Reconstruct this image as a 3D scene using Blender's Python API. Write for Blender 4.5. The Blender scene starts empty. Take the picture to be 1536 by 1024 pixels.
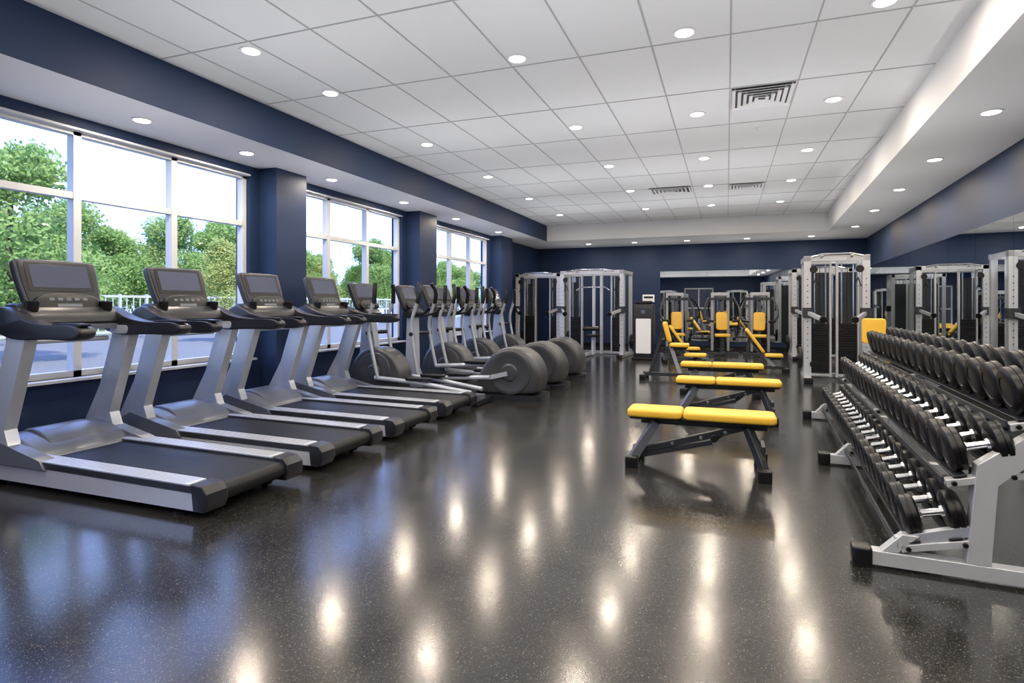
import bpy, bmesh, math, random
from mathutils import Vector, Matrix, Euler
random.seed(7)
R = math.radians
scene = bpy.context.scene
col = scene.collection
V = Vector
scene.view_settings.view_transform = 'Standard'
scene.view_settings.exposure = -0.12

# ------------------------------------------------------------------ materials
def mat(name, color, rough=0.5, metal=0.0, var=0.08, scale=30.0, bump=0.0, spec=0.5, coat=0.0, emis=None, estr=0.0):
    m = bpy.data.materials.new(name); m.use_nodes = True
    nt = m.node_tree; n = nt.nodes; l = nt.links
    b = n["Principled BSDF"]
    b.inputs["Roughness"].default_value = rough
    b.inputs["Metallic"].default_value = metal
    b.inputs["Specular IOR Level"].default_value = spec
    b.inputs["Coat Weight"].default_value = coat
    tc = n.new("ShaderNodeTexCoord")
    no = n.new("ShaderNodeTexNoise"); no.inputs["Scale"].default_value = scale; no.inputs["Detail"].default_value = 3
    l.new(tc.outputs["Object"], no.inputs["Vector"])
    mx = n.new("ShaderNodeMix"); mx.data_type = 'RGBA'
    c = V(color)
    mx.inputs[6].default_value = (*(c*(1-var)), 1)
    mx.inputs[7].default_value = (*[min(1, q) for q in c*(1+var)], 1)
    l.new(no.outputs["Fac"], mx.inputs[0]); l.new(mx.outputs[2], b.inputs["Base Color"])
    if bump > 0:
        bp = n.new("ShaderNodeBump"); bp.inputs["Strength"].default_value = bump; bp.inputs["Distance"].default_value = 0.004
        l.new(no.outputs["Fac"], bp.inputs["Height"]); l.new(bp.outputs[0], b.inputs["Normal"])
    if emis:
        b.inputs["Emission Color"].default_value = (*emis, 1); b.inputs["Emission Strength"].default_value = estr
    return m

M_navy   = mat("navy_paint", (0.013, 0.029, 0.078), 0.55, var=0.05, scale=3, spec=0.3)
M_white  = mat("white_paint", (0.74, 0.74, 0.75), 0.6, var=0.02, scale=2)
M_tile   = mat("ceiling_tile", (0.70, 0.705, 0.72), 0.9, var=0.07, scale=160, bump=0.15)
M_grid   = mat("tbar_grey", (0.40, 0.40, 0.41), 0.6, var=0.02)
M_frame  = mat("window_aluminium", (0.55, 0.57, 0.59), 0.4, var=0.03)
M_silver = mat("silver_paint", (0.42, 0.455, 0.52), 0.34, 0.35, var=0.04, coat=0.2)
M_silver2= mat("light_silver_paint", (0.56, 0.58, 0.62), 0.32, 0.35, var=0.04, coat=0.2)
M_slate  = mat("slate_plastic", (0.13, 0.145, 0.175), 0.30, 0.2, var=0.05)
M_char   = mat("charcoal_plastic", (0.014, 0.0155, 0.021), 0.34, var=0.06, spec=0.4)
M_drum   = mat("drum_plastic", (0.050, 0.053, 0.060), 0.36, 0.2, var=0.06)
M_black  = mat("black_rubber", (0.005, 0.005, 0.006), 0.36, var=0.1, spec=0.38)
M_belt   = mat("belt_rubber", (0.008, 0.009, 0.011), 0.5, var=0.25, scale=250, bump=0.1, spec=0.25)
M_screen = mat("screen_glass", (0.07, 0.08, 0.13), 0.12, var=0.1, scale=5, coat=0.4)
M_chrome = mat("chrome", (0.85, 0.85, 0.87), 0.14, 1.0, var=0.02)
M_yellow = mat("yellow_vinyl", (0.82, 0.49, 0.045), 0.42, var=0.04, scale=60, bump=0.05)
M_gun    = mat("gunmetal", (0.045, 0.05, 0.06), 0.36, 0.5, var=0.05)
M_panel  = mat("white_panel", (0.82, 0.83, 0.85), 0.4, var=0.02)
M_rib    = mat("ribbed_aluminium", (0.60, 0.63, 0.68), 0.36, 0.3, var=0.03)
M_lens   = mat("lamp_lens", (1, 1, 1), 0.5, emis=(1, 0.93, 0.82), estr=10.0)
M_mirror = mat("mirror_silver", (0.78, 0.82, 0.83), 0.008, 1.0, var=0.01, scale=1)
M_trunk  = mat("bark", (0.12, 0.08, 0.05), 0.9, var=0.3, scale=8)
M_pave   = mat("pavement", (0.13, 0.13, 0.13), 0.9, var=0.12, scale=1.5)
M_grass  = mat("grass", (0.12, 0.20, 0.05), 0.9, var=0.3, scale=3)
M_fence  = mat("fence_white", (0.42, 0.42, 0.42), 0.6, var=0.03)
M_dark   = mat("vent_dark", (0.05, 0.05, 0.055), 0.7)

def leaf_mat(name, c1, c2):
    m = bpy.data.materials.new(name); m.use_nodes = True
    nt = m.node_tree; n = nt.nodes; l = nt.links; b = n["Principled BSDF"]
    b.inputs["Roughness"].default_value = 0.7
    tc = n.new("ShaderNodeTexCoord"); no = n.new("ShaderNodeTexNoise")
    no.inputs["Scale"].default_value = 1.6; no.inputs["Detail"].default_value = 6
    cr = n.new("ShaderNodeValToRGB")
    cr.color_ramp.elements[0].position = 0.35; cr.color_ramp.elements[0].color = (*c1, 1)
    cr.color_ramp.elements[1].position = 0.65; cr.color_ramp.elements[1].color = (*c2, 1)
    l.new(tc.outputs["Object"], no.inputs["Vector"]); l.new(no.outputs["Fac"], cr.inputs[0])
    l.new(cr.outputs[0], b.inputs["Base Color"])
    tr = n.new("ShaderNodeBsdfTranslucent"); l.new(cr.outputs[0], tr.inputs["Color"])
    ms = n.new("ShaderNodeMixShader"); ms.inputs[0].default_value = 0.45
    l.new(b.outputs[0], ms.inputs[1]); l.new(tr.outputs[0], ms.inputs[2])
    l.new(ms.outputs[0], n["Material Output"].inputs[0])
    return m
M_leafs = [leaf_mat("leaves_green", (0.16, 0.28, 0.06), (0.34, 0.46, 0.13)),
           leaf_mat("leaves_yellow", (0.30, 0.37, 0.09), (0.52, 0.53, 0.17))]

def floor_mat():
    m = bpy.data.materials.new("speckled_rubber_floor"); m.use_nodes = True
    nt = m.node_tree; n = nt.nodes; l = nt.links; b = n["Principled BSDF"]
    tc = n.new("ShaderNodeTexCoord")
    def noise(s, d=2):
        x = n.new("ShaderNodeTexNoise"); x.inputs["Scale"].default_value = s; x.inputs["Detail"].default_value = d
        l.new(tc.outputs["Object"], x.inputs["Vector"]); return x
    base = n.new("ShaderNodeValToRGB"); nb = noise(1.3, 5)
    base.color_ramp.elements[0].position = 0.3; base.color_ramp.elements[0].color = (0.0095, 0.0092, 0.0088, 1)
    base.color_ramp.elements[1].position = 0.75; base.color_ramp.elements[1].color = (0.019, 0.0182, 0.017, 1)
    l.new(nb.outputs["Fac"], base.inputs[0])
    cur = base.outputs[0]
    for sc, th, c in ((230, 0.62, (0.13, 0.122, 0.112, 1)), (130, 0.88, (0.13, 0.122, 0.11, 1))):
        vo = n.new("ShaderNodeTexVoronoi"); vo.inputs["Scale"].default_value = sc
        l.new(tc.outputs["Object"], vo.inputs["Vector"])
        sep = n.new("ShaderNodeSeparateColor"); l.new(vo.outputs["Color"], sep.inputs[0])
        gt = n.new("ShaderNodeMapRange"); gt.inputs[1].default_value = th; gt.inputs[2].default_value = 1.0
        l.new(sep.outputs[0], gt.inputs[0])
        lt = n.new("ShaderNodeMath"); lt.operation = 'LESS_THAN'; lt.inputs[1].default_value = 0.42
        l.new(vo.outputs["Distance"], lt.inputs[0])
        ml = n.new("ShaderNodeMath"); ml.operation = 'MULTIPLY'; l.new(gt.outputs[0], ml.inputs[0]); l.new(lt.outputs[0], ml.inputs[1])
        mx = n.new("ShaderNodeMix"); mx.data_type = 'RGBA'
        mx.inputs[7].default_value = c
        l.new(ml.outputs[0], mx.inputs[0]); l.new(cur, mx.inputs[6]); cur = mx.outputs[2]
    br = n.new("ShaderNodeTexBrick"); br.offset = 0.5
    br.inputs["Scale"].default_value = 1.0; br.inputs["Mortar Size"].default_value = 0.003
    br.inputs["Brick Width"].default_value = 1.22; br.inputs["Row Height"].default_value = 1.22
    br.inputs["Color1"].default_value = (1, 1, 1, 1); br.inputs["Color2"].default_value = (1, 1, 1, 1)
    br.inputs["Mortar"].default_value = (0.3, 0.3, 0.3, 1)
    l.new(tc.outputs["Object"], br.inputs["Vector"])
    m2 = n.new("ShaderNodeMix"); m2.data_type = 'RGBA'; m2.blend_type = 'MULTIPLY'; m2.inputs[0].default_value = 1
    l.new(cur, m2.inputs[6]); l.new(br.outputs["Color"], m2.inputs[7])
    l.new(m2.outputs[2], b.inputs["Base Color"])
    rr = n.new("ShaderNodeMapRange"); rr.inputs[3].default_value = 0.12; rr.inputs[4].default_value = 0.23
    nr = noise(3, 4); l.new(nr.outputs["Fac"], rr.inputs[0]); l.new(rr.outputs[0], b.inputs["Roughness"])
    b.inputs["Specular IOR Level"].default_value = 0.75
    bp = n.new("ShaderNodeBump"); bp.inputs["Strength"].default_value = 0.06; bp.inputs["Distance"].default_value = 0.002
    nf = noise(60, 3); l.new(nf.outputs["Fac"], bp.inputs["Height"]); l.new(bp.outputs[0], b.inputs["Normal"])
    return m
M_floor = floor_mat()

def glass_mat():
    m = bpy.data.materials.new("window_glass"); m.use_nodes = True
    nt = m.node_tree; n = nt.nodes; l = nt.links
    n.remove(n["Principled BSDF"])
    t = n.new("ShaderNodeBsdfTransparent"); t.inputs[0].default_value = (0.97, 0.98, 0.98, 1)
    g = n.new("ShaderNodeBsdfGlossy"); g.inputs["Roughness"].default_value = 0.02
    ms = n.new("ShaderNodeMixShader"); ms.inputs[0].default_value = 0.04
    l.new(t.outputs[0], ms.inputs[1]); l.new(g.outputs[0], ms.inputs[2])
    l.new(ms.outputs[0], n["Material Output"].inputs[0])
    return m
M_glass = glass_mat()

# ------------------------------------------------------------------ builder
class B:
    def __init__(s):
        s.bm = bmesh.new(); s.mats = []
    def mi(s, m):
        if m not in s.mats: s.mats.append(m)
        return s.mats.index(m)
    def quad(s, pts, m):
        f = s.bm.faces.new([s.bm.verts.new(p) for p in pts]); f.material_index = s.mi(m)
    def loft(s, rings, m, cap=True):
        k = s.mi(m)
        vr = [[s.bm.verts.new(p) for p in r] for r in rings]
        n = len(vr[0])
        for a, b in zip(vr[:-1], vr[1:]):
            for i in range(n):
                j = (i+1) % n
                f = s.bm.faces.new((a[i], a[j], b[j], b[i])); f.material_index = k
        if cap:
            for r in (vr[0][::-1], vr[-1]):
                f = s.bm.faces.new(r); f.material_index = k
    def _map(s, p, t, ax):
        return {'y': V((p[0], t, p[1])), 'x': V((t, p[0], p[1])), 'z': V((p[0], p[1], t))}[ax]
    def prism(s, pts, a, b, m, ax='y', T=None):
        rings = [[s._map(p, t, ax) for p in pts] for t in (a, b)]
        if T: rings = [[T @ p for p in r] for r in rings]
        s.loft(rings, m)
    def rprism(s, pts, a, b, m, r=0.02, ax='y', T=None, n=3):
        cx = sum(p[0] for p in pts)/len(pts); cy = sum(p[1] for p in pts)/len(pts)
        hx = max(abs(p[0]-cx) for p in pts); hy = max(abs(p[1]-cy) for p in pts)
        prof = []
        for i in range(n+1):
            t = i/n*math.pi/2; prof.append((a + r*(1-math.sin(t)), r*(1-math.cos(t))))
        prof = prof[::-1]
        prof2 = [(b-(t-a), i) for t, i in prof[::-1]]
        rings = []
        for t, ins in prof+prof2:
            rings.append([s._map((cx+(p[0]-cx)*(1-ins/hx), cy+(p[1]-cy)*(1-ins/hy)), t, ax) for p in pts])
        if T: rings = [[T @ p for p in r_] for r_ in rings]
        s.loft(rings, m)
    def box(s, c, sz, m, rot=(0, 0, 0), T=None):
        E = Euler(rot).to_matrix(); h = V(sz)/2
        P = []
        for z in (-1, 1):
            P.append([V(c)+E @ V((x*h.x, y*h.y, z*h.z)) for x, y in ((-1, -1), (1, -1), (1, 1), (-1, 1))])
        if T: P = [[T @ p for p in r] for r in P]
        s.loft(P, m)
    def lathe(s, p0, d, prof, m, n=24):
        d = V(d).normalized(); u = d.orthogonal().normalized(); w = d.cross(u)
        rings = [[V(p0)+d*t+(u*math.cos(2*math.pi*i/n)+w*math.sin(2*math.pi*i/n))*max(r, 1e-4) for i in range(n)] for t, r in prof]
        s.loft(rings, m)
    def cyl(s, a, b, r, m, n=16):
        a = V(a); b = V(b); s.lathe(a, b-a, [(0, r), ((b-a).length, r)], m, n)
    def beam(s, a, b, w, h, m, up=(0, 0, 1)):
        a = V(a); b = V(b); d = (b-a).normalized(); u = V(up)
        sd = d.cross(u)
        if sd.length < 1e-3: sd = d.cross(V((0, 1, 0)))
        sd.normalize(); u = sd.cross(d).normalized()
        s.loft([[p+sd*x*w/2+u*y*h/2 for x, y in ((-1, -1), (1, -1), (1, 1), (-1, 1))] for p in (a, b)], m)
    def tube(s, pts, r, m, n=12, smooth=0):
        pts = [V(p) for p in pts]
        for _ in range(smooth):
            q = [pts[0]]
            for a, b in zip(pts[:-1], pts[1:]):
                q += [a.lerp(b, 0.25), a.lerp(b, 0.75)]
            q.append(pts[-1]); pts = q
        rings = []; u = None
        for i, p in enumerate(pts):
            t = (pts[min(i+1, len(pts)-1)]-pts[max(i-1, 0)]).normalized()
            if u is None: u = t.orthogonal().normalized()
            u = (u-t*u.dot(t)).normalized(); w = t.cross(u)
            rr = r[i*len(r)//len(pts)] if isinstance(r, (list, tuple)) else r
            rings.append([p+(u*math.cos(2*math.pi*k/n)+w*math.sin(2*math.pi*k/n))*rr for k in range(n)])
        s.loft(rings, m)
    def mesh(s, name, smooth=True, ang=38):
        bmesh.ops.recalc_face_normals(s.bm, faces=s.bm.faces)
        me = bpy.data.meshes.new(name); s.bm.to_mesh(me); s.bm.free()
        for m in s.mats: me.materials.append(m)
        if smooth:
            me.polygons.foreach_set("use_smooth", [True]*len(me.polygons))
            me.set_sharp_from_angle(angle=R(ang))
        return me

def put(me, name, loc=(0, 0, 0), rz=0.0, bevel=0.0, parent=None, scale=None):
    o = bpy.data.objects.new(name, me); col.objects.link(o)
    o.location = loc; o.rotation_euler = (0, 0, rz)
    if scale: o.scale = scale
    if parent: o.parent = parent
    if bevel:
        md = o.modifiers.new("bevel", 'BEVEL'); md.width = bevel; md.segments = 2
        md.limit_method = 'ANGLE'; md.angle_limit = R(40); md.harden_normals = True
    return o

def rrect(cx, cy, w, h, r, n=5):
    out = []
    for sx, sy, a0 in ((1, 1, 0), (-1, 1, 90), (-1, -1, 180), (1, -1, 270)):
        for i in range(n+1):
            a = R(a0+90*i/n)
            out.append((cx+sx*(w/2-r)+math.cos(a)*r, cy+sy*(h/2-r)+math.sin(a)*r))
    return out
def smoothpoly(pts, it=2):
    for _ in range(it):
        q = []
        for i in range(len(pts)):
            a = pts[i]; b = pts[(i+1) % len(pts)]
            q += [(a[0]*.75+b[0]*.25, a[1]*.75+b[1]*.25), (a[0]*.25+b[0]*.75, a[1]*.25+b[1]*.75)]
        pts = q
    return pts

# ------------------------------------------------------------------ room shell
XL = -5.55; YB = 17.35; YF = -5.0; ZS = 3.0; ZT = 3.42; SL = 0.055
def xr(y): return 2.455+SL*y          # right wall
def xe(y): return 1.40+0.054*y         # tray right edge
XE = -4.62; YE = 15.2; YE0 = -3.6

b = B(); b.prism([(XL-0.25, YF-0.2), (xr(YF)+0.3, YF-0.2), (xr(YB)+0.3, YB+0.2), (XL-0.25, YB+0.2)], -0.2, 0, M_floor, 'z')
put(b.mesh("floor", False), "floor")
b = B()
b.prism([(XE-0.1, YE0-0.1), (xe(YE0)+0.1, YE0-0.1), (xe(YE)+0.1, YE+0.1), (XE-0.1, YE+0.1)], ZT, ZT+0.25, M_tile, 'z')
put(b.mesh("ceiling", False), "ceiling")
b = B()
b.prism([(XL-0.25, YF-0.2), (XE, YF-0.2), (XE, YB+0.2), (XL-0.25, YB+0.2)], ZS, ZT+0.2, M_white, 'z')
b.prism([(XE, YE), (xe(YE), YE), (xr(YE), YE), (xr(YB)+0.3, YB+0.2), (XE, YB+0.2)], ZS, ZT+0.2, M_white, 'z')
b.prism([(xe(YE0), YE0), (xr(YE0)+0.3, YE0), (xr(YE)+0.3, YE), (xe(YE), YE)], ZS, ZT+0.2, M_white, 'z')
b.prism([(XE, YF-0.2), (xr(YF)+0.3, YF-0.2), (xr(YE0)+0.3, YE0), (XE, YE0)], ZS, ZT+0.2, M_white, 'z')
put(b.mesh("ceiling_soffit", False), "ceiling_soffit")
b = B(); b.box((XE+0.006, (YE+YE0)/2, (ZS+ZT)/2-0.003), (0.012, YE-YE0-0.01, ZT-ZS+0.002), M_navy)
put(b.mesh("trim", False), "trim_1")
b = B()
x = 0.03-0.61*7
while x < 2.2:
    if x > XE+0.03: b.box((x, (YE+YE0)/2, ZT-0.001), (0.013, YE-YE0, 0.008), M_grid)
    x += 0.61
y = 6.1-1.22*7
while y < YE:
    if y > YE0: b.box(((XE+xe(y))/2, y, ZT-0.001), (xe(y)-XE, 0.013, 0.0075), M_grid)
    y += 1.22
put(b.mesh("ceiling_grid", False), "ceiling_grid")

def wall_y(name, x0, x1, y0, y1, holes, z0, z1, mt):
    b = B(); cur = y0
    zt = ZS+0.1
    for a, c in holes:
        b.box(((x0+x1)/2, (cur+a)/2, zt/2), (x1-x0, a-cur, zt), mt)
        b.box(((x0+x1)/2, (a+c)/2, z0/2), (x1-x0, c-a, z0), mt)
        b.box(((x0+x1)/2, (a+c)/2, (z1+zt)/2), (x1-x0, c-a, zt-z1), mt)
        cur = c
    b.box(((x0+x1)/2, (cur+y1)/2, zt/2), (x1-x0, y1-cur, zt), mt)
    put(b.mesh(name, False), name)
WZ0, WZ1, WT = 0.63, 2.90, 2.29
wins = [(-4.2, -1.2), (-0.95, 2.05), (2.62, 5.62), (6.22, 9.22), (10.33, 13.33)]
wall_y("wall_left", XL-0.22, XL, YF, YB, wins, WZ0, WZ1, M_navy)
b = B(); b.prism([(xr(YF), YF), (xr(YF)+0.2, YF), (xr(YB)+0.2, YB), (xr(YB), YB)], 0, ZS+0.1, M_navy, 'z')
put(b.mesh("wall_right", False), "wall_right")
b = B(); b.box(((XL+xr(YB))/2, YB+0.1, (ZS+0.1)/2), (xr(YB)-XL+0.4, 0.2, ZS+0.1), M_navy)
put(b.mesh("wall_back", False), "wall_back")
b = B(); b.box(((XL+xr(YF))/2, YF-0.1, (ZS+0.1)/2), (xr(YF)-XL+0.4, 0.2, ZS+0.1), M_navy)
put(b.mesh("wall_front", False), "wall_front")
b = B(); DX0, DX1 = -2.6, -0.8; f = 0.07; YD = YF+0.035
for k in range(3): b.box((DX0+0.035+(DX1-DX0-0.07)*k/2, YD, 1.16), (f, 0.05, 2.28), M_frame)
for z in (0.06, 1.0, 2.265): b.box(((DX0+DX1)/2, YD, z), (DX1-DX0, 0.05, 0.08), M_frame)
b.box(((DX0+DX1)/2, YD, 1.15), (DX1-DX0-0.1, 0.02, 2.2), M_screen)
put(b.mesh("double_door", False), "door_1")
for i, (a, c) in enumerate([(-1.15, -1.0), (2.1, 2.72), (5.78, 6.33), (9.39, 10.05), (13.5, 14.3)]):
    b = B(); b.box((XL+0.135, (a+c)/2, ZS/2), (0.27, c-a, ZS), M_navy)
    put(b.mesh("column", False), "column")
def window(i, a, c, nm=3):
    b = B(); X = XL-0.10; f = 0.055; d = 0.09
    b.box((X, (a+c)/2, WZ0+f/2), (d, c-a, f), M_frame); b.box((X, (a+c)/2, WZ1-f/2), (d, c-a, f), M_frame)
    b.box((X, a+f/2, (WZ0+WZ1)/2), (d, f, WZ1-WZ0), M_frame); b.box((X, c-f/2, (WZ0+WZ1)/2), (d, f, WZ1-WZ0), M_frame)
    for k in range(1, nm):
        y = a+(c-a)*k/nm; b.box((X, y, (WZ0+WZ1)/2), (d, 0.07, WZ1-WZ0), M_frame)
    b.box((X, (a+c)/2, WT), (d*0.9, c-a, 0.06), M_frame)
    b.box((XL+0.01, (a+c)/2, WZ0-0.012), (0.18, c-a+0.04, 0.024), M_frame)
    b.box((XL-0.03, (a+c)/2, WZ1-0.012), (0.1, c-a-0.01, 0.02), M_frame)
    b.quad([(X, a, WZ0), (X, c, WZ0), (X, c, WZ1), (X, a, WZ1)], M_glass)
    put(b.mesh("window", False), f"window_{i}", bevel=0)
for i, (a, c) in enumerate(wins): window(i+1, a, c)
def mirror_right():
    b = B(); y0 = 1.6; n = 13; w = (YB-0.05-y0)/n
    for k in range(n):
        a = y0+k*w+0.003; c = y0+(k+1)*w-0.003
        b.prism([(xr(a)-0.012, a), (xr(a)-0.002, a), (xr(c)-0.002, c), (xr(c)-0.012, c)], 0.32, 2.24, M_mirror, 'z')
    put(b.mesh("mirror", False), "wall_mirror")
mirror_right()
b = B(); x0 = -1.82; n = 4; w = (xr(YB)-0.05-x0)/n
for k in range(n):
    b.box((x0+(k+0.5)*w, YB-0.007, 1.23), (w-0.006, 0.01, 2.0), M_mirror)
put(b.mesh("mirror", False), "wall_mirror")
b = B(); b.prism([(xr(YF)-0.015, YF), (xr(YF)-0.001, YF), (xr(YB)-0.001, YB-0.02), (xr(YB)-0.015, YB-0.02)], 0.001, 0.11, M_black, 'z')
put(b.mesh("baseboard_right", False), "baseboard_right")
b = B(); b.box(((XL+xr(YB))/2, YB-0.009, 0.055), (xr(YB)-XL-0.06, 0.014, 0.108), M_black)
put(b.mesh("baseboard_back", False), "baseboard_back")

# ------------------------------------------------------------------ downlights
lens = B()
lens.lathe((0, 0, 0), (0, 0, -1), [(0, 0.092), (0.006, 0.090), (0.008, 0.075)], M_white, 28)
lens.lathe((0, 0, -0.0085), (0, 0, -1), [(0, 0.070), (0.003, 0.066)], M_lens, 28)
lens_me = lens.mesh("downlight")
LD = bpy.data.lights.new("downlight_lamp", 'AREA'); LD.shape = 'DISK'; LD.size = 0.13
LD.energy = 21; LD.color = (1, 0.86, 0.70)
def downlight(x, y, z):
    o = put(lens_me, "downlight", (x, y, z))
    lo = bpy.data.objects.new("lamp", LD); col.objects.link(lo); lo.parent = o; lo.location = (0, 0, -0.014)
zt = ZT-0.001
for y in (-2.4, -0.3, 1.75, 3.8, 4.84, 6.85, 8.95, 11.1, 13.4): downlight(-3.74, y, zt)
for xx in (-1.7, -0.31, 1.04):
    for y in (-1.55, 0.55, 2.65, 4.72, 6.8, 8.9, 11.0, 13.2): downlight(xx, y, zt)
for y in (-2, 0.2, 2.4, 4.5, 6.3, 8.15, 10.1, 12.2, 14.6): downlight(2.2+SL*(y-6.3), y, ZS-0.001)
for y in (1.6, 3.85, 5.1, 6.6, 8.5, 10.5, 12.8): downlight(-5.08, y, ZS-0.001)
for xx in (-3.7, -2.4, -1.0, 0.5, 2.0): downlight(xx, 16.3, ZS-0.001)

def ceiling_fill(e):  # added fill spots without fixtures, aimed up to brighten the ceiling
    S_ = bpy.data.lights.new("ceiling_fill", 'SPOT'); S_.energy = e; S_.spot_size = R(165); S_.spot_blend = 1.0; S_.shadow_soft_size = 0.0
    S_.color = (0.98, 0.985, 1.0); return S_
SU = ceiling_fill(56); SU2 = ceiling_fill(17)
def add_fill(L_, x, y, z):
    lo = bpy.data.objects.new("ceiling_fill", L_); col.objects.link(lo); lo.location = (x, y, z); lo.rotation_euler = (math.pi, 0, 0)
for xx in (-3.2, -1.2, 0.6):
    for y in (-2.5, 0.5, 3.5, 6.5, 9.5, 12.5): add_fill(SU, xx, y, 1.7)
for y in (-1.5, 1.0, 3.5, 6.0, 8.5, 11.0, 13.5):  # weaker added fill, lifts the soffit undersides
    add_fill(SU2, -4.75, y, 1.75); add_fill(SU2, xr(y)-0.75, y, 1.6)
for xx in (-4.0, -2.0, 0.0, 1.8): add_fill(SU2, xx, 16.2, 1.7)

def vent(x0, x1, y0, y1):
    b = B(); cx = (x0+x1)/2; cy = (y0+y1)/2; w = x1-x0; d = y1-y0
    b.box((cx, cy, -0.006), (w, d, 0.01), M_dark)
    n = 5
    for k in range(n):
        s = 1-k*0.19; ww = w*s; dd = d*s; z = -0.016-0.004*k; t = 0.036
        for sx in (-1, 1):
            b.box((cx+sx*(ww/2-t/2), cy, z), (t, dd, 0.006), M_white, rot=(0, sx*R(28), 0))
            b.box((cx, cy+sx*(dd/2-t/2), z), (ww, t, 0.006), M_white, rot=(-sx*R(28), 0, 0))
    put(b.mesh("vent", False), "air_vent", (0, 0, ZT))
vent(0.05, 0.62, 6.13, 6.75); vent(0.05, 0.62, 11.0, 11.5); vent(-1.35, -0.62, 10.9, 11.5)
b = B(); b.lathe((0, 0, 0), (0, 0, -1), [(0, 0.03), (0.01, 0.03), (0.02, 0.012), (0.05, 0.01), (0.055, 0.02), (0.06, 0.01)], M_white)
put(b.mesh("sprinkler"), "ceiling_sprinkler", (0.35, 7.6, ZT-0.001))

# ------------------------------------------------------------------ console helper (local, faces +x)
def console(b, cx, z0, w, h, tilt, round_=0.04):
    T = Matrix.Translation((cx, 0, z0)) @ Matrix.Rotation(-tilt, 4, 'Y')
    prof = [(-w*0.42, 0), (w*0.42, 0), (w*0.47, h*0.35), (w*0.5, h*0.94), (w*0.46, h), (-w*0.46, h), (-w*0.5, h*0.94), (-w*0.47, h*0.35)]
    prof = smoothpoly(prof, 2)
    b.rprism(prof, -0.045, 0.022, M_gun, 0.015, 'x', T)
    b.rprism([(p[0]*0.94, h*0.5+(p[1]-h*0.5)*0.94) for p in prof], 0.0, 0.030, M_char, 0.006, 'x', T)
    b.prism(rrect(0, h*0.67, w*0.80, h*0.52, 0.012), 0.029, 0.033, M_black, 'x', T)
    b.prism(rrect(0, h*0.68, w*0.70, h*0.42, 0.006), 0.032, 0.035, M_screen, 'x', T)
    b.rprism(smoothpoly([(-w*0.34, h*0.03), (w*0.34, h*0.03), (w*0.42, h*0.24), (w*0.24, h*0.36), (-w*0.24, h*0.36), (-w*0.42, h*0.24)], 2), 0.01, 0.06, M_black, 0.012, 'x', T)
    for k in range(5):
        b.prism(rrect(-w*0.2+k*w*0.1, h*0.24, w*0.06, h*0.05, 0.004, 2), 0.059, 0.063, M_slate, 'x', T)
    b.prism(rrect(0, h*0.13, w*0.3, h*0.06, 0.004, 2), 0.059, 0.063, M_slate, 'x', T)

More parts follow.
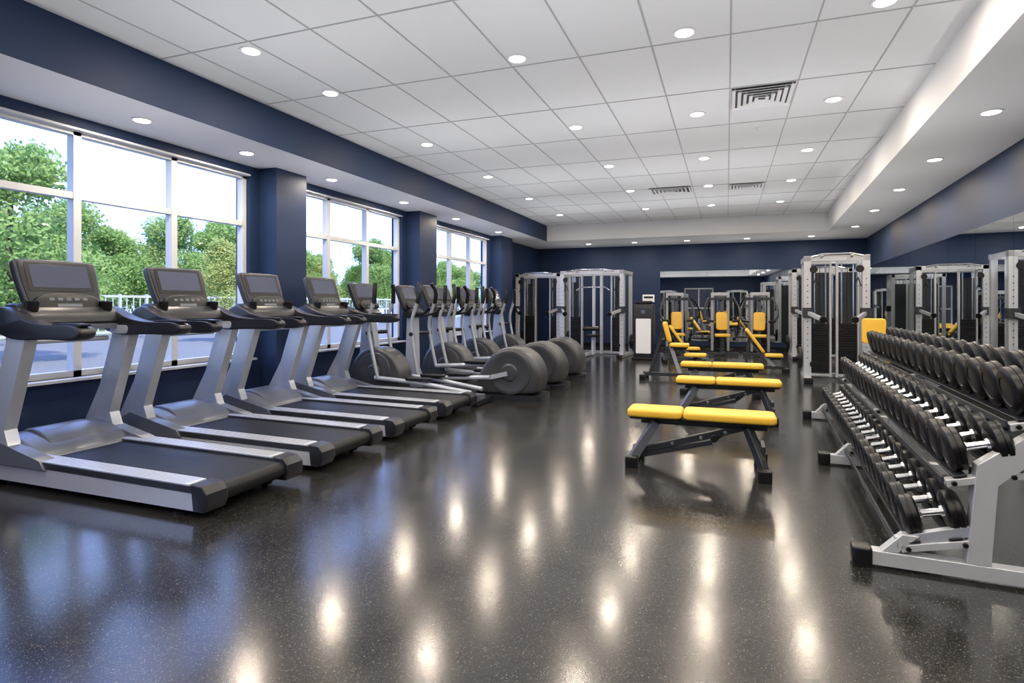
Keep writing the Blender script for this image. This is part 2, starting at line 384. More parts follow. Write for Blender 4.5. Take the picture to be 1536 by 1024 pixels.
# ------------------------------------------------------------------ treadmill
def treadmill_mesh():
    b = B()
    for sy in (-1, 1):
        y0, y1 = sorted((sy*0.275, sy*0.405))
        b.prism([(-1.12, 0.045), (1.11, 0.045), (1.11, 0.150), (-1.12, 0.17)], y0, y1, M_silver2)
        b.prism([(-0.62, 0.172), (1.06, 0.155), (1.06, 0.195), (-0.60, 0.212), (-0.7, 0.212)], min(sy*0.265, sy*0.41), max(sy*0.265, sy*0.41), M_gun)
        b.prism([(-0.55, 0.21), (1.0, 0.194), (1.0, 0.2035), (-0.55, 0.2195)], min(sy*0.272, sy*0.405), max(sy*0.272, sy*0.405), M_rib)
        for k in range(6):
            yy = sy*(0.289+k*0.020)
            b.prism([(-0.5, 0.212), (0.97, 0.197), (0.97, 0.2045), (-0.5, 0.220)], yy-0.0032, yy+0.0032, M_gun)
        b.rprism([(1.05, 0.05), (1.14, 0.05), (1.165, 0.10), (1.16, 0.16), (1.12, 0.202), (1.03, 0.208)], min(sy*0.258, sy*0.418), max(sy*0.258, sy*0.418), M_char, 0.008)
        up = [(-1.08, 0.17), (-1.05, 0.30), (-0.86, 0.62), (-0.70, 1.08), (-0.50, 1.08), (-0.64, 0.68), (-0.74, 0.40), (-0.70, 0.30), (-0.60, 0.235), (-0.42, 0.205), (-0.42, 0.17)]
        b.prism(up, sy*0.375-0.042, sy*0.375+0.042, M_silver)
        b.prism([(-1.1, 0.16), (-1.1, 0.24), (-0.9, 0.34), (-0.72, 0.30), (-0.35, 0.22), (-0.3, 0.16)], sy*0.375-0.05, sy*0.375+0.05, M_slate)
        hr = smoothpoly([(-0.93, 1.19), (-0.86, 1.10), (-0.62, 1.035), (-0.30, 1.055), (0.02, 1.045), (0.09, 1.10), (0.02, 1.155), (-0.30, 1.15), (-0.52, 1.18), (-0.68, 1.25), (-0.80, 1.29)], 2)
        b.rprism(hr, min(sy*0.315, sy*0.43), max(sy*0.315, sy*0.43), M_char, 0.022)
        b.rprism(smoothpoly([(-0.25, 1.14), (0.05, 1.14), (0.05, 1.168), (-0.25, 1.168)], 1), min(sy*0.34, sy*0.405), max(sy*0.34, sy*0.405), M_black, 0.006)
        b.tube([(-0.62, sy*0.37, 1.15), (-0.72, sy*0.33, 1.2), (-0.78, sy*0.26, 1.24), (-0.80, sy*0.1, 1.24)], 0.055, M_char, 12, 1)
        b.cyl((-0.95, sy*0.33, 0.0), (-0.95, sy*0.33, 0.06), 0.04, M_black)
        b.lathe((0.88, sy*0.34, 0.0), (0, 0, 1), [(0, 0.055), (0.015, 0.055), (0.02, 0.02), (0.06, 0.02)], M_black)
        b.rprism(rrect(-0.6, 1.09, 0.2, 0.07, 0.03), min(sy*0.305, sy*0.325), max(sy*0.305, sy*0.325), M_silver, 0.003)
    b.prism([(-0.62, 0.12), (1.1, 0.12), (1.125, 0.15), (1.1, 0.18), (-0.62, 0.195)], -0.268, 0.268, M_belt)
    b.cyl((1.09, -0.265, 0.125), (1.09, 0.265, 0.125), 0.056, M_belt, 20)
    hood = smoothpoly([(-1.16, 0.05), (-1.17, 0.2), (-1.05, 0.31), (-0.86, 0.35), (-0.66, 0.31), (-0.5, 0.225), (-0.47, 0.15), (-0.6, 0.05)], 2)
    b.rprism(hood, -0.34, 0.34, M_slate, 0.03)
    b.rprism(smoothpoly([(-1.0, 0.3), (-0.86, 0.375), (-0.68, 0.34), (-0.56, 0.25), (-0.7, 0.28)], 1), -0.2, 0.2, M_slate, 0.02)
    b.rprism(smoothpoly([(-0.9, 1.14), (-0.66, 1.10), (-0.6, 1.18), (-0.72, 1.3), (-0.88, 1.3)], 1), -0.36, 0.36, M_char, 0.03)
    b.beam((-0.64, -0.33, 1.12), (-0.64, 0.33, 1.12), 0.05, 0.04, M_slate)
    for sy in (-1, 1):
        b.lathe((-0.7, sy*0.27, 1.2), (0.1, 0, 1), [(0, 0.04), (0.12, 0.045), (0.12, 0.036), (0.05, 0.034)], M_black)
    console(b, -0.735, 1.21, 0.60, 0.45, R(20))
    b.cyl((-0.72, -0.30, 1.02), (-0.72, 0.30, 1.02), 0.02, M_silver)
    return b.mesh("treadmill")
tm = treadmill_mesh()
for y in (3.02, 4.07, 5.12, 6.17):
    put(tm, "treadmill", (-4.06, y, 0), bevel=0.004)

# ------------------------------------------------------------------ ellipticals
def elliptical_rear_mesh():
    b = B()
    b.beam((-1.0, 0, 0.09), (1.0, 0, 0.09), 0.1, 0.07, M_slate)
    b.beam((-0.98, -0.28, 0.04), (-0.98, 0.28, 0.04), 0.09, 0.06, M_char)
    b.prism(rrect(0.72, 0, 0.95, 0.56, 0.12), 0.0, 0.07, M_char, 'z')
    pr = [(0.22, 0.10), (0.28, 0.30), (0.42, 0.54), (0.62, 0.70), (0.85, 0.71), (1.05, 0.60), (1.17, 0.38), (1.16, 0.16), (1.08, 0.07), (0.3, 0.06)]
    b.rprism(smoothpoly(pr, 2), -0.25, 0.25, M_drum, 0.07, n=5)
    for sy in (-1, 1):
        b.lathe((0.76, sy*0.246, 0.37), (0, sy, 0), [(0, 0.30), (0.014, 0.295), (0.022, 0.26), (0.014, 0.24), (0.012, 0.12), (0.03, 0.1), (0.035, 0.02)], M_drum, 36)
        b.beam((0.74, sy*0.285, 0.36), (0.50, sy*0.285, 0.30 if sy < 0 else 0.42), 0.03, 0.06, M_silver)
        a0 = V((0.50, sy*0.30, 0.30 if sy < 0 else 0.42)); a1 = V((-0.62, sy*0.27, 0.24 if sy < 0 else 0.36))
        b.tube([a0, a0.lerp(a1, .4), a1], 0.032, M_silver)
        pm = a0.lerp(a1, 0.42)
        b.rprism(rrect(pm.x, sy*0.27, 0.36, 0.15, 0.05), pm.z+0.03, pm.z+0.065, M_black, 0.01, 'z')
        b.tube([a1, (-0.72, sy*0.27, 0.8), (-0.74, sy*0.26, 1.05), (-0.64, sy*0.26, 1.3), (-0.60, sy*0.25, 1.5), (-0.66, sy*0.2, 1.6)], 0.024, M_silver, 12, 2)
        b.tube([(-0.635, sy*0.26, 1.3), (-0.60, sy*0.25, 1.48), (-0.66, sy*0.2, 1.6)], 0.031, M_black, 12, 1)
        b.cyl((-0.83, sy*0.1, 0.86), (-0.72, sy*0.3, 0.86), 0.03, M_char)
        b.tube([(-0.82, sy*0.06, 1.12), (-0.6, sy*0.16, 1.14), (-0.48, sy*0.17, 1.24)], 0.02, M_black, 10, 1)
    b.prism([(-1.05, 0.08), (-0.95, 0.3), (-0.92, 1.15), (-0.80, 1.15), (-0.78, 0.35), (-0.66, 0.08)], -0.07, 0.07, M_silver)
    b.rprism(smoothpoly([(-0.98, 1.1), (-0.76, 1.08), (-0.74, 1.2), (-0.94, 1.26)], 1), -0.16, 0.16, M_char, 0.03)
    console(b, -0.86, 1.18, 0.50, 0.41, R(20))
    return b.mesh("elliptical_trainer")
def elliptical_front_mesh():
    b = B()
    b.beam((-0.9, 0, 0.09), (0.95, 0, 0.09), 0.1, 0.07, M_slate)
    for x in (-0.9, 0.92): b.beam((x, -0.26, 0.04), (x, 0.26, 0.04), 0.09, 0.06, M_char)
    pr = [(-1.0, 0.1), (-1.0, 0.4), (-0.86, 0.64), (-0.62, 0.72), (-0.36, 0.64), (-0.2, 0.42), (-0.18, 0.2), (-0.3, 0.08)]
    b.rprism(smoothpoly(pr, 2), -0.17, 0.17, M_drum, 0.05, n=5)
    for sy in (-1, 1):
        b.lathe((-0.6, sy*0.166, 0.38), (0, sy, 0), [(0, 0.26), (0.012, 0.25), (0.018, 0.22), (0.014, 0.1), (0.03, 0.08)], M_drum, 32)
        b.tube([(-0.55, sy*0.22, 0.3), (0.1, sy*0.22, 0.26), (0.85, sy*0.18, 0.16)], 0.03, M_silver)
        b.rprism(rrect(0.1, sy*0.2, 0.36, 0.14, 0.05), 0.29, 0.325, M_black, 0.01, 'z')
        b.tube([(-0.5, sy*0.23, 0.3), (-0.62, sy*0.24, 0.8), (-0.66, sy*0.24, 1.05), (-0.55, sy*0.24, 1.35), (-0.55, sy*0.22, 1.55)], 0.023, M_silver, 12, 2)
        b.tube([(-0.555, sy*0.24, 1.3), (-0.545, sy*0.235, 1.45), (-0.55, sy*0.22, 1.57)], 0.03, M_black, 12, 1)
        b.cyl((-0.75, sy*0.05, 0.9), (-0.65, sy*0.25, 0.9), 0.028, M_char)
    b.prism([(-0.92, 0.5), (-0.86, 1.18), (-0.74, 1.18), (-0.64, 0.6)], -0.06, 0.06, M_silver)
    b.rprism(smoothpoly([(-0.92, 1.1), (-0.7, 1.08), (-0.68, 1.2), (-0.88, 1.26)], 1), -0.16, 0.16, M_char, 0.03)
    console(b, -0.80, 1.18, 0.54, 0.43, R(20))
    return b.mesh("elliptical_trainer")
er = elliptical_rear_mesh(); ef = elliptical_front_mesh()
for y in (7.55, 8.70, 9.9): put(er, "elliptical_trainer", (-3.5, y, 0), bevel=0.005)
for y in (6.92, 8.12, 9.30, 10.7): put(ef, "elliptical_trainer", (-3.9 if y < 7 else -3.45, y, 0), bevel=0.005)

# ------------------------------------------------------------------ benches
def flat_bench_mesh():
    b = B(); zt = 0.45
    b.rprism(rrect(-0.335, 0, 0.43, 0.30, 0.045), zt-0.065, zt, M_yellow, 0.022, 'z', n=4)
    b.rprism(rrect(0.225, 0, 0.68, 0.30, 0.045), zt-0.065, zt, M_yellow, 0.022, 'z', n=4)
    b.prism(rrect(-0.335, 0, 0.40, 0.26, 0.03), zt-0.082, zt-0.06, M_black, 'z')
    b.prism(rrect(0.225, 0, 0.64, 0.26, 0.03), zt-0.082, zt-0.06, M_black, 'z')
    b.beam((-0.45, 0, 0.345), (0.50, 0, 0.345), 0.06, 0.05, M_gun)
    for sy in (-1, 1):
        b.beam((-0.33, sy*0.05, 0.34), (-0.50, sy*0.13, 0.06), 0.05, 0.07, M_slate)
        b.beam((0.36, sy*0.06, 0.34), (0.47, sy*0.19, 0.06), 0.05, 0.06, M_gun)
    b.beam((-0.50, -0.19, 0.045), (-0.50, 0.19, 0.045), 0.06, 0.05, M_gun)
    b.beam((0.47, -0.26, 0.045), (0.47, 0.26, 0.045), 0.06, 0.05, M_gun)
    for x, w in ((-0.50, 0.20), (0.47, 0.27)):
        for sy in (-1, 1): b.rprism(rrect(x, sy*w, 0.10, 0.07, 0.015), 0.0, 0.085, M_black, 0.01, 'z')
    b.beam((-0.46, 0, 0.09), (0.36, 0, 0.34), 0.05, 0.05, M_gun)
    b.beam((-0.46, 0, 0.05), (0.1, 0, 0.2), 0.04, 0.04, M_gun)
    b.beam((0.08, 0.04, 0.19), (0.28, 0.04, 0.35), 0.03, 0.04, M_black)
    for x in (-0.2, 0.02, 0.2):
        b.cyl((x, -0.04, 0.17+(x+0.2)*0.3), (x, 0.04, 0.17+(x+0.2)*0.3), 0.014, M_chrome)
    b.cyl((0.12, -0.09, 0.25), (0.12, 0.09, 0.25), 0.018, M_chrome)
    b.cyl((0.12, -0.12, 0.25), (0.12, -0.08, 0.25), 0.026, M_black)
    b.box((0.47, -0.03, 0.20), (0.03, 0.24, 0.05), M_gun)
    return b.mesh("flat_bench")
def incline_bench_mesh(ang, z=0.44, bl=0.6, low=False):
    b = B()
    b.rprism(rrect(0.24, 0, 0.32, 0.30, 0.05), z-0.06, z, M_yellow, 0.02, 'z', n=4)
    b.prism(rrect(0.24, 0, 0.28, 0.26, 0.03), z-0.078, z-0.055, M_black, 'z')
    T = Matrix.Translation((0.06, 0, z-0.02)) @ Matrix.Rotation(ang, 4, 'Y')
    b.rprism(rrect(-bl/2-0.03, 0, bl, 0.28, 0.05), -0.0, 0.06, M_yellow, 0.02, 'z', T, n=4)
    b.prism(rrect(-bl/2-0.03, 0, bl-0.06, 0.24, 0.03), -0.02, 0.005, M_black, 'z', T)
    p = T @ V((-bl*0.75, 0, -0.02)); q = T @ V((-bl*0.1, 0, -0.03))
    fx = min(p.x-0.12, -0.35)
    b.beam((0.45, 0, 0.08), (fx, 0, 0.08), 0.06, 0.06, M_gun)
    b.beam((0.26, 0, 0.08), (0.10, 0, z-0.06), 0.06, 0.06, M_silver)
    b.beam((0.36, 0, z-0.09), (q.x, 0, z-0.08), 0.05, 0.05, M_gun)
    b.beam((fx+0.1, 0, 0.1), p, 0.04, 0.05, M_gun)
    b.tube([T @ V((-0.05, 0.08, -0.04)), T @ V((-bl*0.95, 0.08, -0.04))], 0.014, M_chrome)
    if low:
        b.rprism(rrect(0.50, 0, 0.36, 0.28, 0.05), 0.40, 0.455, M_yellow, 0.02, 'z', n=4)
        b.beam((0.5, 0, 0.05), (0.5, 0, 0.41), 0.05, 0.05, M_gun)
        b.beam((0.2, 0, 0.3), (0.55, 0, 0.38), 0.05, 0.04, M_gun)
    for x, w in ((0.45, 0.2), (fx, 0.25)):
        b.beam((x, -w, 0.05), (x, w, 0.05), 0.06, 0.06, M_gun)
        for sy in (-1, 1): b.rprism(rrect(x, sy*w, 0.1, 0.06, 0.015), 0, 0.09, M_black, 0.01, 'z')
    return b.mesh("incline_bench")
fb = flat_bench_mesh()
put(fb, "flat_bench", (-0.21, 4.87, 0), bevel=0.004)
put(fb, "flat_bench", (-0.0, 7.03, 0), bevel=0.004)
put(fb, "flat_bench", (-0.08, 8.85, 0), bevel=0.004)
ub = incline_bench_mesh(R(76), 0.62, 0.36, True); ib = incline_bench_mesh(R(55), 0.34, 0.55)
put(ub, "upright_bench", (-1.0, 10.3, 0), 0, bevel=0.004)
put(ib, "incline_bench", (0.60, 12.1, 0), 0, bevel=0.004)
put(ib, "incline_bench", (-0.95, 13.3, 0), R(10), bevel=0.004)

def press_mesh():
    b = B()
    b.rprism(rrect(0, 0, 0.36, 0.34, 0.05), 0.46, 0.53, M_yellow, 0.02, 'z', n=4)
    b.beam((0, 0, 0.05), (0, 0, 0.46), 0.08, 0.08, M_gun, up=(0, 1, 0))
    T = Matrix.Translation((0, 0.2, 0.85)) @ Matrix.Rotation(R(-12), 4, 'X')
    b.rprism(rrect(0, 0, 0.28, 0.46, 0.06), -0.03, 0.035, M_yellow, 0.02, 'y', T)
    b.beam((0, 0.27, 0.05), (0, 0.42, 1.35), 0.08, 0.08, M_gun, up=(0, 1, 0))
    b.beam((0, -0.3, 0.05), (0, 0.95, 0.05), 0.1, 0.08, M_gun)
    b.beam((-0.35, -0.3, 0.05), (0.35, -0.3, 0.05), 0.08, 0.08, M_gun)
    b.beam((-0.35, 0.95, 0.05), (0.35, 0.95, 0.05), 0.08, 0.08, M_gun)
    for sx in (-1, 1):
        b.tube([(sx*0.3, 0.4, 1.45), (sx*0.42, 0.2, 1.2), (sx*0.42, -0.05, 0.9), (sx*0.25, -0.12, 0.85)], 0.026, M_gun, 10, 1)
        b.tube([(sx*0.38, -0.1, 0.87), (sx*0.22, -0.14, 0.85)], 0.03, M_black, 10)
        b.beam((sx*0.2, 0.75, 0.05), (sx*0.2, 0.75, 1.55), 0.06, 0.12, M_silver2, up=(0, 1, 0))
        b.cyl((sx*0.07, 0.75, 0.1), (sx*0.07, 0.75, 1.5), 0.011, M_chrome, 10)
    b.beam((-0.34, 0.42, 1.42), (0.34, 0.42, 1.42), 0.07, 0.07, M_gun)
    b.beam((-0.23, 0.75, 1.55), (0.23, 0.75, 1.55), 0.14, 0.08, M_silver2)
    b.beam((0, 0.42, 1.38), (0, 0.75, 1.5), 0.06, 0.06, M_gun)
    for k in range(15): b.box((0, 0.75, 0.14+k*0.045), (0.3, 0.12, 0.04), M_black)
    return b.mesh("chest_press_machine")
pm_ = press_mesh()
put(pm_, "chest_press_machine", (-1.2, 15.6, 0), R(10), bevel=0.004)
put(pm_, "chest_press_machine", (-0.1, 15.6, 0), R(5), bevel=0.004)
put(pm_, "chest_press_machine", (0.75, 15.6, 0), R(-5), bevel=0.004)

# ------------------------------------------------------------------ dumbbell rack
def rack():
    L = 4.15; pitch = R(14)
    tiers = [(0.28, 0.275, 0.098, 0.212), (0.46, 0.62, 0.104, 0.222), (0.70, 0.915, 0.114, 0.24)]
    b = B()
    for y in (0.03, 2.0, 4.0):
        b.beam((0.0, y, 0.05), (0.95, y, 0.05), 0.07, 0.07, M_silver2)
        for x in (-0.02, 0.97): b.rprism(rrect(x, y, 0.09, 0.10, 0.02), 0, 0.095, M_black, 0.01, 'z')
        b.prism([(0.40, 0.085), (0.495, 0.085), (0.52, 0.46), (0.86, 0.78), (0.80, 0.84), (0.44, 0.55)], y-0.035, y+0.035, M_silver2)
        b.prism([(0.06, 0.085), (0.13, 0.085), (0.22, 0.18), (0.15, 0.18)], y-0.03, y+0.03, M_silver2)
        b.prism([(0.12, 0.085), (0.45, 0.22), (0.45, 0.27), (0.12, 0.16)], y-0.02, y+0.02, M_silver)
        for (x, z, r, sp), xb in zip(tiers, (0.42, 0.47, 0.80)):
            c = V((x, y, z-r-0.035)); d = V((math.cos(pitch), 0, math.sin(pitch)))
            b.beam(c-d*0.14, c+d*0.16, 0.06, 0.035, M_silver2)
            for q in (-0.11, 0.12):
                p = c+d*q+V((0, -0.03, 0)); b.cyl(p, p+V((0, -0.014, 0)), 0.012, M_black, 10)
    for x, z, r, sp in tiers:
        for q in (-0.085, 0.085):
            c = V((x+q*math.cos(pitch), 0, z-r-0.006+q*math.sin(pitch)))
            b.beam(c, c+V((0, L, 0)), 0.055, 0.012, M_char, up=(-math.sin(pitch), 0, math.cos(pitch)))
        for q in (-0.155, 0.15):
            c = V((x+q*math.cos(pitch), 0, z-r-0.015+q*math.sin(pitch)))
            b.beam(c, c+V((0, L, 0)), 0.012, 0.035, M_gun)
    root = bpy.data.objects.new("dumbbell_rack", None); col.objects.link(root)
    root.location = (0.65, 3.3, 0); root.rotation_euler = (0, 0, -math.atan(SL))
    put(b.mesh("rack_frame"), "rack_frame", bevel=0.004, parent=root)
    b = B()
    for x, z, r, sp in tiers:
        n = int((L-0.1)/sp)
        for k in range(n+1):
            y = 0.09+k*sp; d = V((math.cos(pitch), 0, math.sin(pitch))); c = V((x, y, z+0.002))
            b.cyl(c-d*0.07, c+d*0.07, 0.019, M_chrome, 12)
            for s in (-1, 1):
                t0 = 0.052
                b.lathe(c+d*s*t0, d*s, [(0, r*0.55), (0.004, r*0.86), (0.014, r), (0.035, r), (0.037, r*0.965), (0.042, r*0.965), (0.044, r), (0.062, r), (0.074, r*0.88), (0.078, r*0.6), (0.074, r*0.58)], M_black, 28)
                b.lathe(c+d*s*(t0+0.073), d*s, [(0, r*0.56), (0.002, r*0.5)], M_char, 18)
                b.lathe(c+d*s*(t0-0.012), d*s, [(0, 0.026), (0.014, 0.030)], M_chrome, 12)
    put(b.mesh("dumbbells"), "dumbbells", parent=root)
rack()

# ------------------------------------------------------------------ cable machines
def cable_machine_mesh(w, d, h, post=0.09, mp=None, centre=False, arms=True):
    mp = mp or M_silver2
    b = B(); hw = w/2
    for sx in (-1, 1):
        x = sx*(hw-post/2)
        b.beam((x, 0, 0.03), (x, 0, h), post, post, mp, up=(0, 1, 0))
        b.beam((x, d, 0.03), (x, d, h), post*0.8, post*0.8, mp, up=(0, 1, 0))
        b.beam((x, -0.25, 0.045), (x, d+0.12, 0.045), post, 0.07, mp)
        b.beam((x, -0.02, h-0.04), (x, d+0.02, h-0.04), post*0.9, 0.08, mp)
        b.rprism(rrect(x, -0.27, post+0.03, 0.08, 0.02), 0, 0.09, M_black, 0.01, 'z')
        for k in range(14): b.box((x, -post/2-0.001, 0.4+k*0.1), (0.018, 0.003, 0.018), M_dark)
        wx = sx*(hw-post-0.16)
        n = 20
        for k in range(n): b.box((wx, d*0.5, 0.14+k*0.042), (0.26, 0.13, 0.038), M_black)
        for q in (-0.085, 0.085): b.cyl((wx+q, d*0.5, 0.08), (wx+q, d*0.5, h-0.08), 0.013, M_chrome, 10)
        b.cyl((wx, d*0.5, 0.8), (wx, d*0.5, h-0.15), 0.005, M_black, 6)
        b.box((wx, d*0.5, 0.09), (0.28, 0.16, 0.04), mp)
        b.box((wx, d*0.5, h-0.09), (0.28, 0.16, 0.05), mp)
        b.box((wx, d*0.5+0.09, h*0.47), (0.28, 0.006, h*0.82), M_gun)
        for q in (-1, 1): b.beam((wx+q*0.155, d*0.5, 0.05), (wx+q*0.155, d*0.5, h-0.06), 0.035, 0.10, mp, up=(0, 1, 0))
        for z in (0.3, h-0.22):
            b.lathe((x-sx*0.09, -0.08, z), (0, 1, 0), [(0, 0.055), (0.008, 0.06), (0.014, 0.045), (0.02, 0.06), (0.028, 0.055)], M_black, 20)
        b.box((x, -0.02, 1.15), (post+0.04, post+0.06, 0.16), M_gun)
        if arms:
            b.beam((x, -0.05, 1.15), (x-sx*0.18, -0.4, 1.05), 0.05, 0.06, mp)
            b.lathe((x-sx*0.2, -0.43, 1.04), (0, 1, 0.3), [(0, 0.05), (0.03, 0.055), (0.06, 0.05)], M_black, 18)
        b.cyl((x-sx*0.09, -0.066, 0.3), (x-sx*0.09, -0.066, h-0.22), 0.004, M_black, 6)
        b.tube([(x-sx*0.12, -0.08, h-0.36), (x-sx*0.17, -0.08, h-0.5), (x-sx*0.07, -0.08, h-0.5), (x-sx*0.12, -0.08, h-0.36)], 0.01, M_black, 8)
        b.lathe((x+sx*0.05, d*0.75, 0.35), (sx, 0, 0), [(0, 0.17), (0.01, 0.19), (0.05, 0.19), (0.06, 0.17), (0.055, 0.06), (0.09, 0.03)], M_black, 28)
    if centre:
        for sx in (-1, 1): b.beam((sx*0.10, d*0.6, 0.03), (sx*0.10, d*0.6, h), 0.07, 0.07, mp, up=(0, 1, 0))
        b.beam((-0.1, d*0.6, 0.06), (-0.1, -0.3, 0.06), 0.08, 0.07, mp)
        b.tube([(-0.42, 0.1, 1.62), (-0.3, 0.1, 1.70), (0.3, 0.1, 1.70), (0.42, 0.1, 1.62)], 0.016, M_chrome, 10)
        b.cyl((0, 0.1, 1.7), (0, 0.1, h-0.08), 0.006, M_black, 6)
        b.rprism(rrect(0, 0.1, 0.3, 0.34, 0.05), 0.48, 0.54, M_black, 0.015, 'z')
        b.beam((0, 0.1, 0.05), (0, 0.1, 0.48), 0.06, 0.06, mp, up=(0, 1, 0))
        b.cyl((-0.2, -0.05, 0.68), (0.2, -0.05, 0.68), 0.05, M_black)
        b.beam((0, d*0.6, 0.7), (0, -0.02, 0.68), 0.05, 0.05, mp)
    b.beam((-hw, 0, h-0.04), (hw, 0, h-0.04), post, 0.09, mp)
    b.beam((-hw, d, h-0.04), (hw, d, h-0.04), post*0.8, 0.08, mp)
    b.beam((-hw, d, 0.045), (hw, d, 0.045), post*0.8, 0.07, mp)
    b.tube([(-hw*0.75, -0.16, h-0.02), (-hw*0.45, -0.16, h+0.02), (hw*0.45, -0.16, h+0.02), (hw*0.75, -0.16, h-0.02)], 0.018, M_chrome, 10)
    for sx in (-1, 1): b.beam((sx*hw*0.45, -0.17, h+0.01), (sx*hw*0.45, 0, h-0.02), 0.04, 0.04, mp)
    return b.mesh("cable_machine")
cm1 = cable_machine_mesh(0.95, 0.75, 2.08, 0.11)
put(cm1, "cable_machine", (1.68, 10.75, 0), -math.atan(SL), bevel=0.005)
b = B()
b.rprism(rrect(0, 0, 0.30, 0.36, 0.04), -0.03, 0.035, M_yellow, 0.02, 'y')
b.beam((0, 0.04, -0.9), (0, 0.04, 0.1), 0.07, 0.07, M_silver2, up=(0, 1, 0))
b.rprism(rrect(0, -0.22, 0.30, 0.34, 0.04), -0.42, -0.36, M_yellow, 0.02, 'z')
b.beam((0, -0.2, -0.9), (0, -0.2, -0.42), 0.07, 0.07, M_silver2, up=(0, 1, 0))
b.beam((0, -0.45, -0.87), (0, 0.5, -0.87), 0.09, 0.07, M_silver2)
b.beam((-0.3, 0.48, -0.87), (0.3, 0.48, -0.87), 0.08, 0.07, M_silver2)
b.beam((-0.25, -0.42, -0.87), (0.25, -0.42, -0.87), 0.08, 0.07, M_silver2)
put(b.mesh("seat_station"), "preacher_seat", (1.98, 9.6, 0.905), 0, bevel=0.004)
cm2 = cable_machine_mesh(1.6, 0.9, 2.1, 0.10, centre=True)
put(cm2, "cable_machine", (-3.1, 14.0, 0), R(-4), bevel=0.005)
cm3 = cable_machine_mesh(1.25, 0.9, 2.1, 0.10)
put(cm3, "cable_machine", (-4.75, 14.85, 0), R(0), bevel=0.005)
put(cm3, "cable_machine", (2.05, 14.9, 0), R(0), bevel=0.005)
put(cm3, "cable_machine", (-3.6, -3.7, 0), R(180), bevel=0.005)
put(cm3, "cable_machine", (0.6, -3.7, 0), R(180), bevel=0.005)

b = B()
b.rprism(rrect(0, 0, 0.52, 0.40, 0.03), 0.0, 0.06, M_black, 0.01, 'z')
b.rprism(rrect(0, 0.03, 0.46, 0.30, 0.03), 0.06, 1.28, M_char, 0.01, 'z')
b.prism(rrect(0, 0.55, 0.34, 0.80, 0.02), -0.135, -0.122, M_panel, 'y')
b.prism(rrect(0, 1.10, 0.36, 0.2, 0.02), -0.135, -0.122, M_gun, 'y')
b.lathe((0, -0.136, 1.1), (0, -1, 0), [(0, 0.05), (0.02, 0.045), (0.02, 0.03)], M_chrome)
b.rprism(rrect(0, 0.0, 0.38, 0.24, 0.06), 1.28, 1.36, M_black, 0.02, 'z')
put(b.mesh("wipe_station"), "wipe_dispenser_station", (-1.80, 13.7, 0), bevel=0.004)
b = B(); b.box((0, 0, 0), (0.34, 0.012, 0.22), M_panel); b.box((0, -0.008, 0.03), (0.26, 0.004, 0.06), M_gun)
put(b.mesh("sign"), "wall_sign", (-2.15, YB-0.01, 1.45))

# ------------------------------------------------------------------ outside
b = B(); b.box((-40, 6, -0.35), (68, 120, 0.3), M_pave)
put(b.mesh("pavement", False), "pavement_ground")
b = B(); b.box((-40, 6, -0.17), (24, 120, 0.1), M_grass)
put(b.mesh("lawn", False), "lawn")
b = B(); b.box((0, -25, -0.35), (11.9, 39, 0.3), M_pave)
put(b.mesh("pavement", False), "pavement_ground")
b = B()
for k in range(60):
    y = -20+k*1.2; b.box((-24, y, 0.75), (0.1, 0.1, 1.9), M_fence)
for z in (0.1, 0.9, 1.6): b.box((-24, 15, z), (0.05, 71, 0.10), M_fence)
for k in range(236): b.box((-24, -20+k*0.3, 0.85), (0.03, 0.04, 1.5), M_fence)
put(b.mesh("fence", False), "white_fence")
def tree_mesh(seed, lm):
    rnd = random.Random(seed); b = B()
    b.tube([(0, 0, 0), (0, 0, 0.6), (0.1, 0, 1.5), (0, 0.1, 3), (0.1, 0, 5)], [0.16, 0.15, 0.13, 0.1, 0.06], M_trunk, 8)
    blobs = []
    for _ in range(20):
        a = rnd.uniform(0, 6.28); t = rnd.uniform(0.0, 1); rr = (1-abs(t-0.3))*1.9*rnd.uniform(0.3, 1)
        blobs.append((V((math.cos(a)*rr, math.sin(a)*rr, 1.8+t*4.4)), rnd.uniform(0.7, 1.2)*(1.1-0.4*t)))
    k = b.mi(lm)
    for c, r in blobs:
        for _ in range(650):
            d = V((rnd.gauss(0, 1), rnd.gauss(0, 1), rnd.gauss(0, 1))).normalized()
            p = c+d*r*rnd.uniform(0.5, 1.12)
            u = V((rnd.gauss(0, 1), rnd.gauss(0, 1), rnd.gauss(0, 1))).normalized()
            w = u.orthogonal().normalized(); s = rnd.uniform(0.045, 0.10)
            vs = [b.bm.verts.new(p+q) for q in (u*s, w*s*0.6, -u*s, -w*s*0.6)]
            f = b.bm.faces.new(vs); f.material_index = k
    me = bpy.data.meshes.new("tree"); b.bm.to_mesh(me); b.bm.free()
    for m in b.mats: me.materials.append(m)
    return me
trees = [tree_mesh(1, M_leafs[0]), tree_mesh(2, M_leafs[1]), tree_mesh(3, M_leafs[0])]
for y in [-14+2.7*i for i in range(30)]:
    for xo in (0, 4.5):
        s = random.uniform(0.75, 1.15)
        put(trees[random.choice((0, 1, 2, 2)) if xo == 0 else random.choice((0, 1))], "tree", (-32-xo+random.uniform(-1, 1), y*1.1+random.uniform(-1, 1), -0.119), random.uniform(0, 6), scale=(s*1.2, s*1.2, s))
for x, y, s, k in ((-17, 9.4, 0.84, 2), (-18.5, 17.5, 0.6, 1)):
    put(trees[k], "tree", (x, y, -0.199), 1.0+x, scale=(s, s, s))

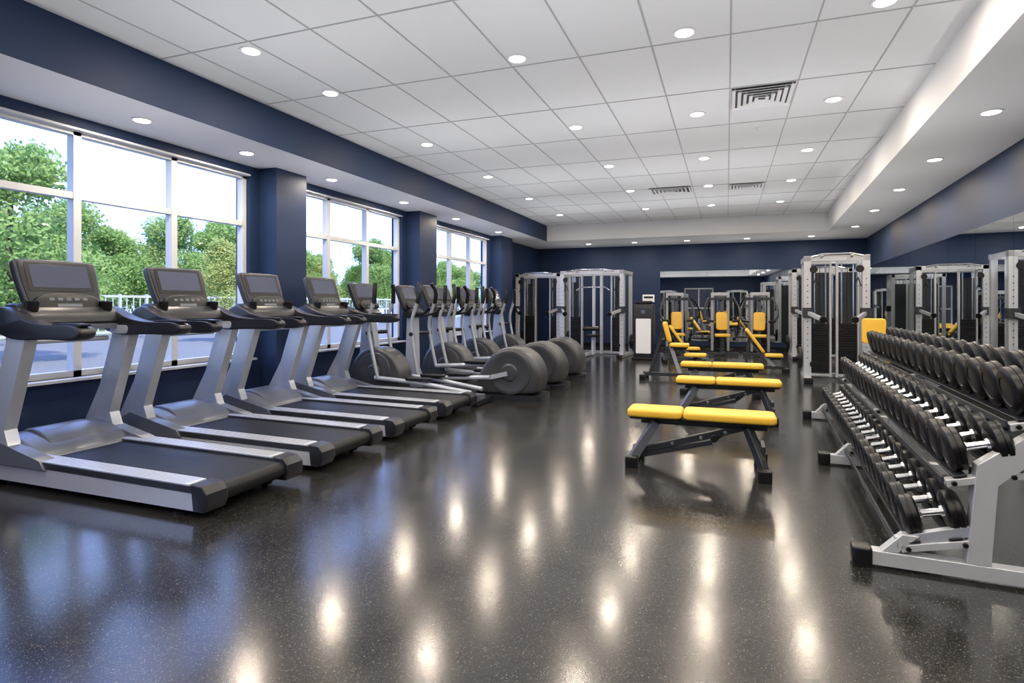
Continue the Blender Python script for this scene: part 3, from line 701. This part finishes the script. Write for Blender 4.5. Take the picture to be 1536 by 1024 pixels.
# ------------------------------------------------------------------ sun + sky
S = bpy.data.lights.new("sun", 'SUN'); S.energy = 8.0; S.angle = R(1); S.color = (1, 0.95, 0.86)
so = bpy.data.objects.new("sun", S); col.objects.link(so)
so.rotation_euler = V((0.72, -0.35, 1.0)).to_track_quat('Z', 'Y').to_euler()
w = bpy.data.worlds.new("sky"); scene.world = w; w.use_nodes = True
nt = w.node_tree; n = nt.nodes; l = nt.links; bg = n["Background"]
tc = n.new("ShaderNodeTexCoord"); sp = n.new("ShaderNodeSeparateXYZ"); l.new(tc.outputs["Generated"], sp.inputs[0])
cr = n.new("ShaderNodeValToRGB")
cr.color_ramp.elements[0].position = 0.0; cr.color_ramp.elements[0].color = (0.34, 0.48, 0.80, 1)
cr.color_ramp.elements[1].position = 0.45; cr.color_ramp.elements[1].color = (0.145, 0.27, 0.78, 1)
l.new(sp.outputs[2], cr.inputs[0])
mp = n.new("ShaderNodeMapping"); mp.inputs["Scale"].default_value = (1, 1, 3.5); l.new(tc.outputs["Generated"], mp.inputs[0])
no = n.new("ShaderNodeTexNoise"); no.inputs["Scale"].default_value = 2.2; no.inputs["Detail"].default_value = 6
l.new(mp.outputs[0], no.inputs["Vector"])
c2 = n.new("ShaderNodeValToRGB"); c2.color_ramp.elements[0].position = 0.45; c2.color_ramp.elements[1].position = 0.75
l.new(no.outputs["Fac"], c2.inputs[0])
mx = n.new("ShaderNodeMix"); mx.data_type = 'RGBA'; mx.inputs[7].default_value = (0.45, 0.58, 0.84, 1)
l.new(c2.outputs[0], mx.inputs[0]); l.new(cr.outputs[0], mx.inputs[6]); l.new(mx.outputs[2], bg.inputs[0])
bg.inputs[1].default_value = 5.2

# ------------------------------------------------------------------ camera
cam = bpy.data.cameras.new("camera"); co = bpy.data.objects.new("camera", cam); col.objects.link(co)
F = 870.0
cam.sensor_width = 36; cam.sensor_fit = 'HORIZONTAL'; cam.lens = 36*F/1536; cam.shift_y = -57/1536; cam.clip_start = 0.05; cam.clip_end = 300
co.location = (0, 0, 1.3); co.rotation_euler = (R(90), 0, math.atan(322/870))
scene.camera = co
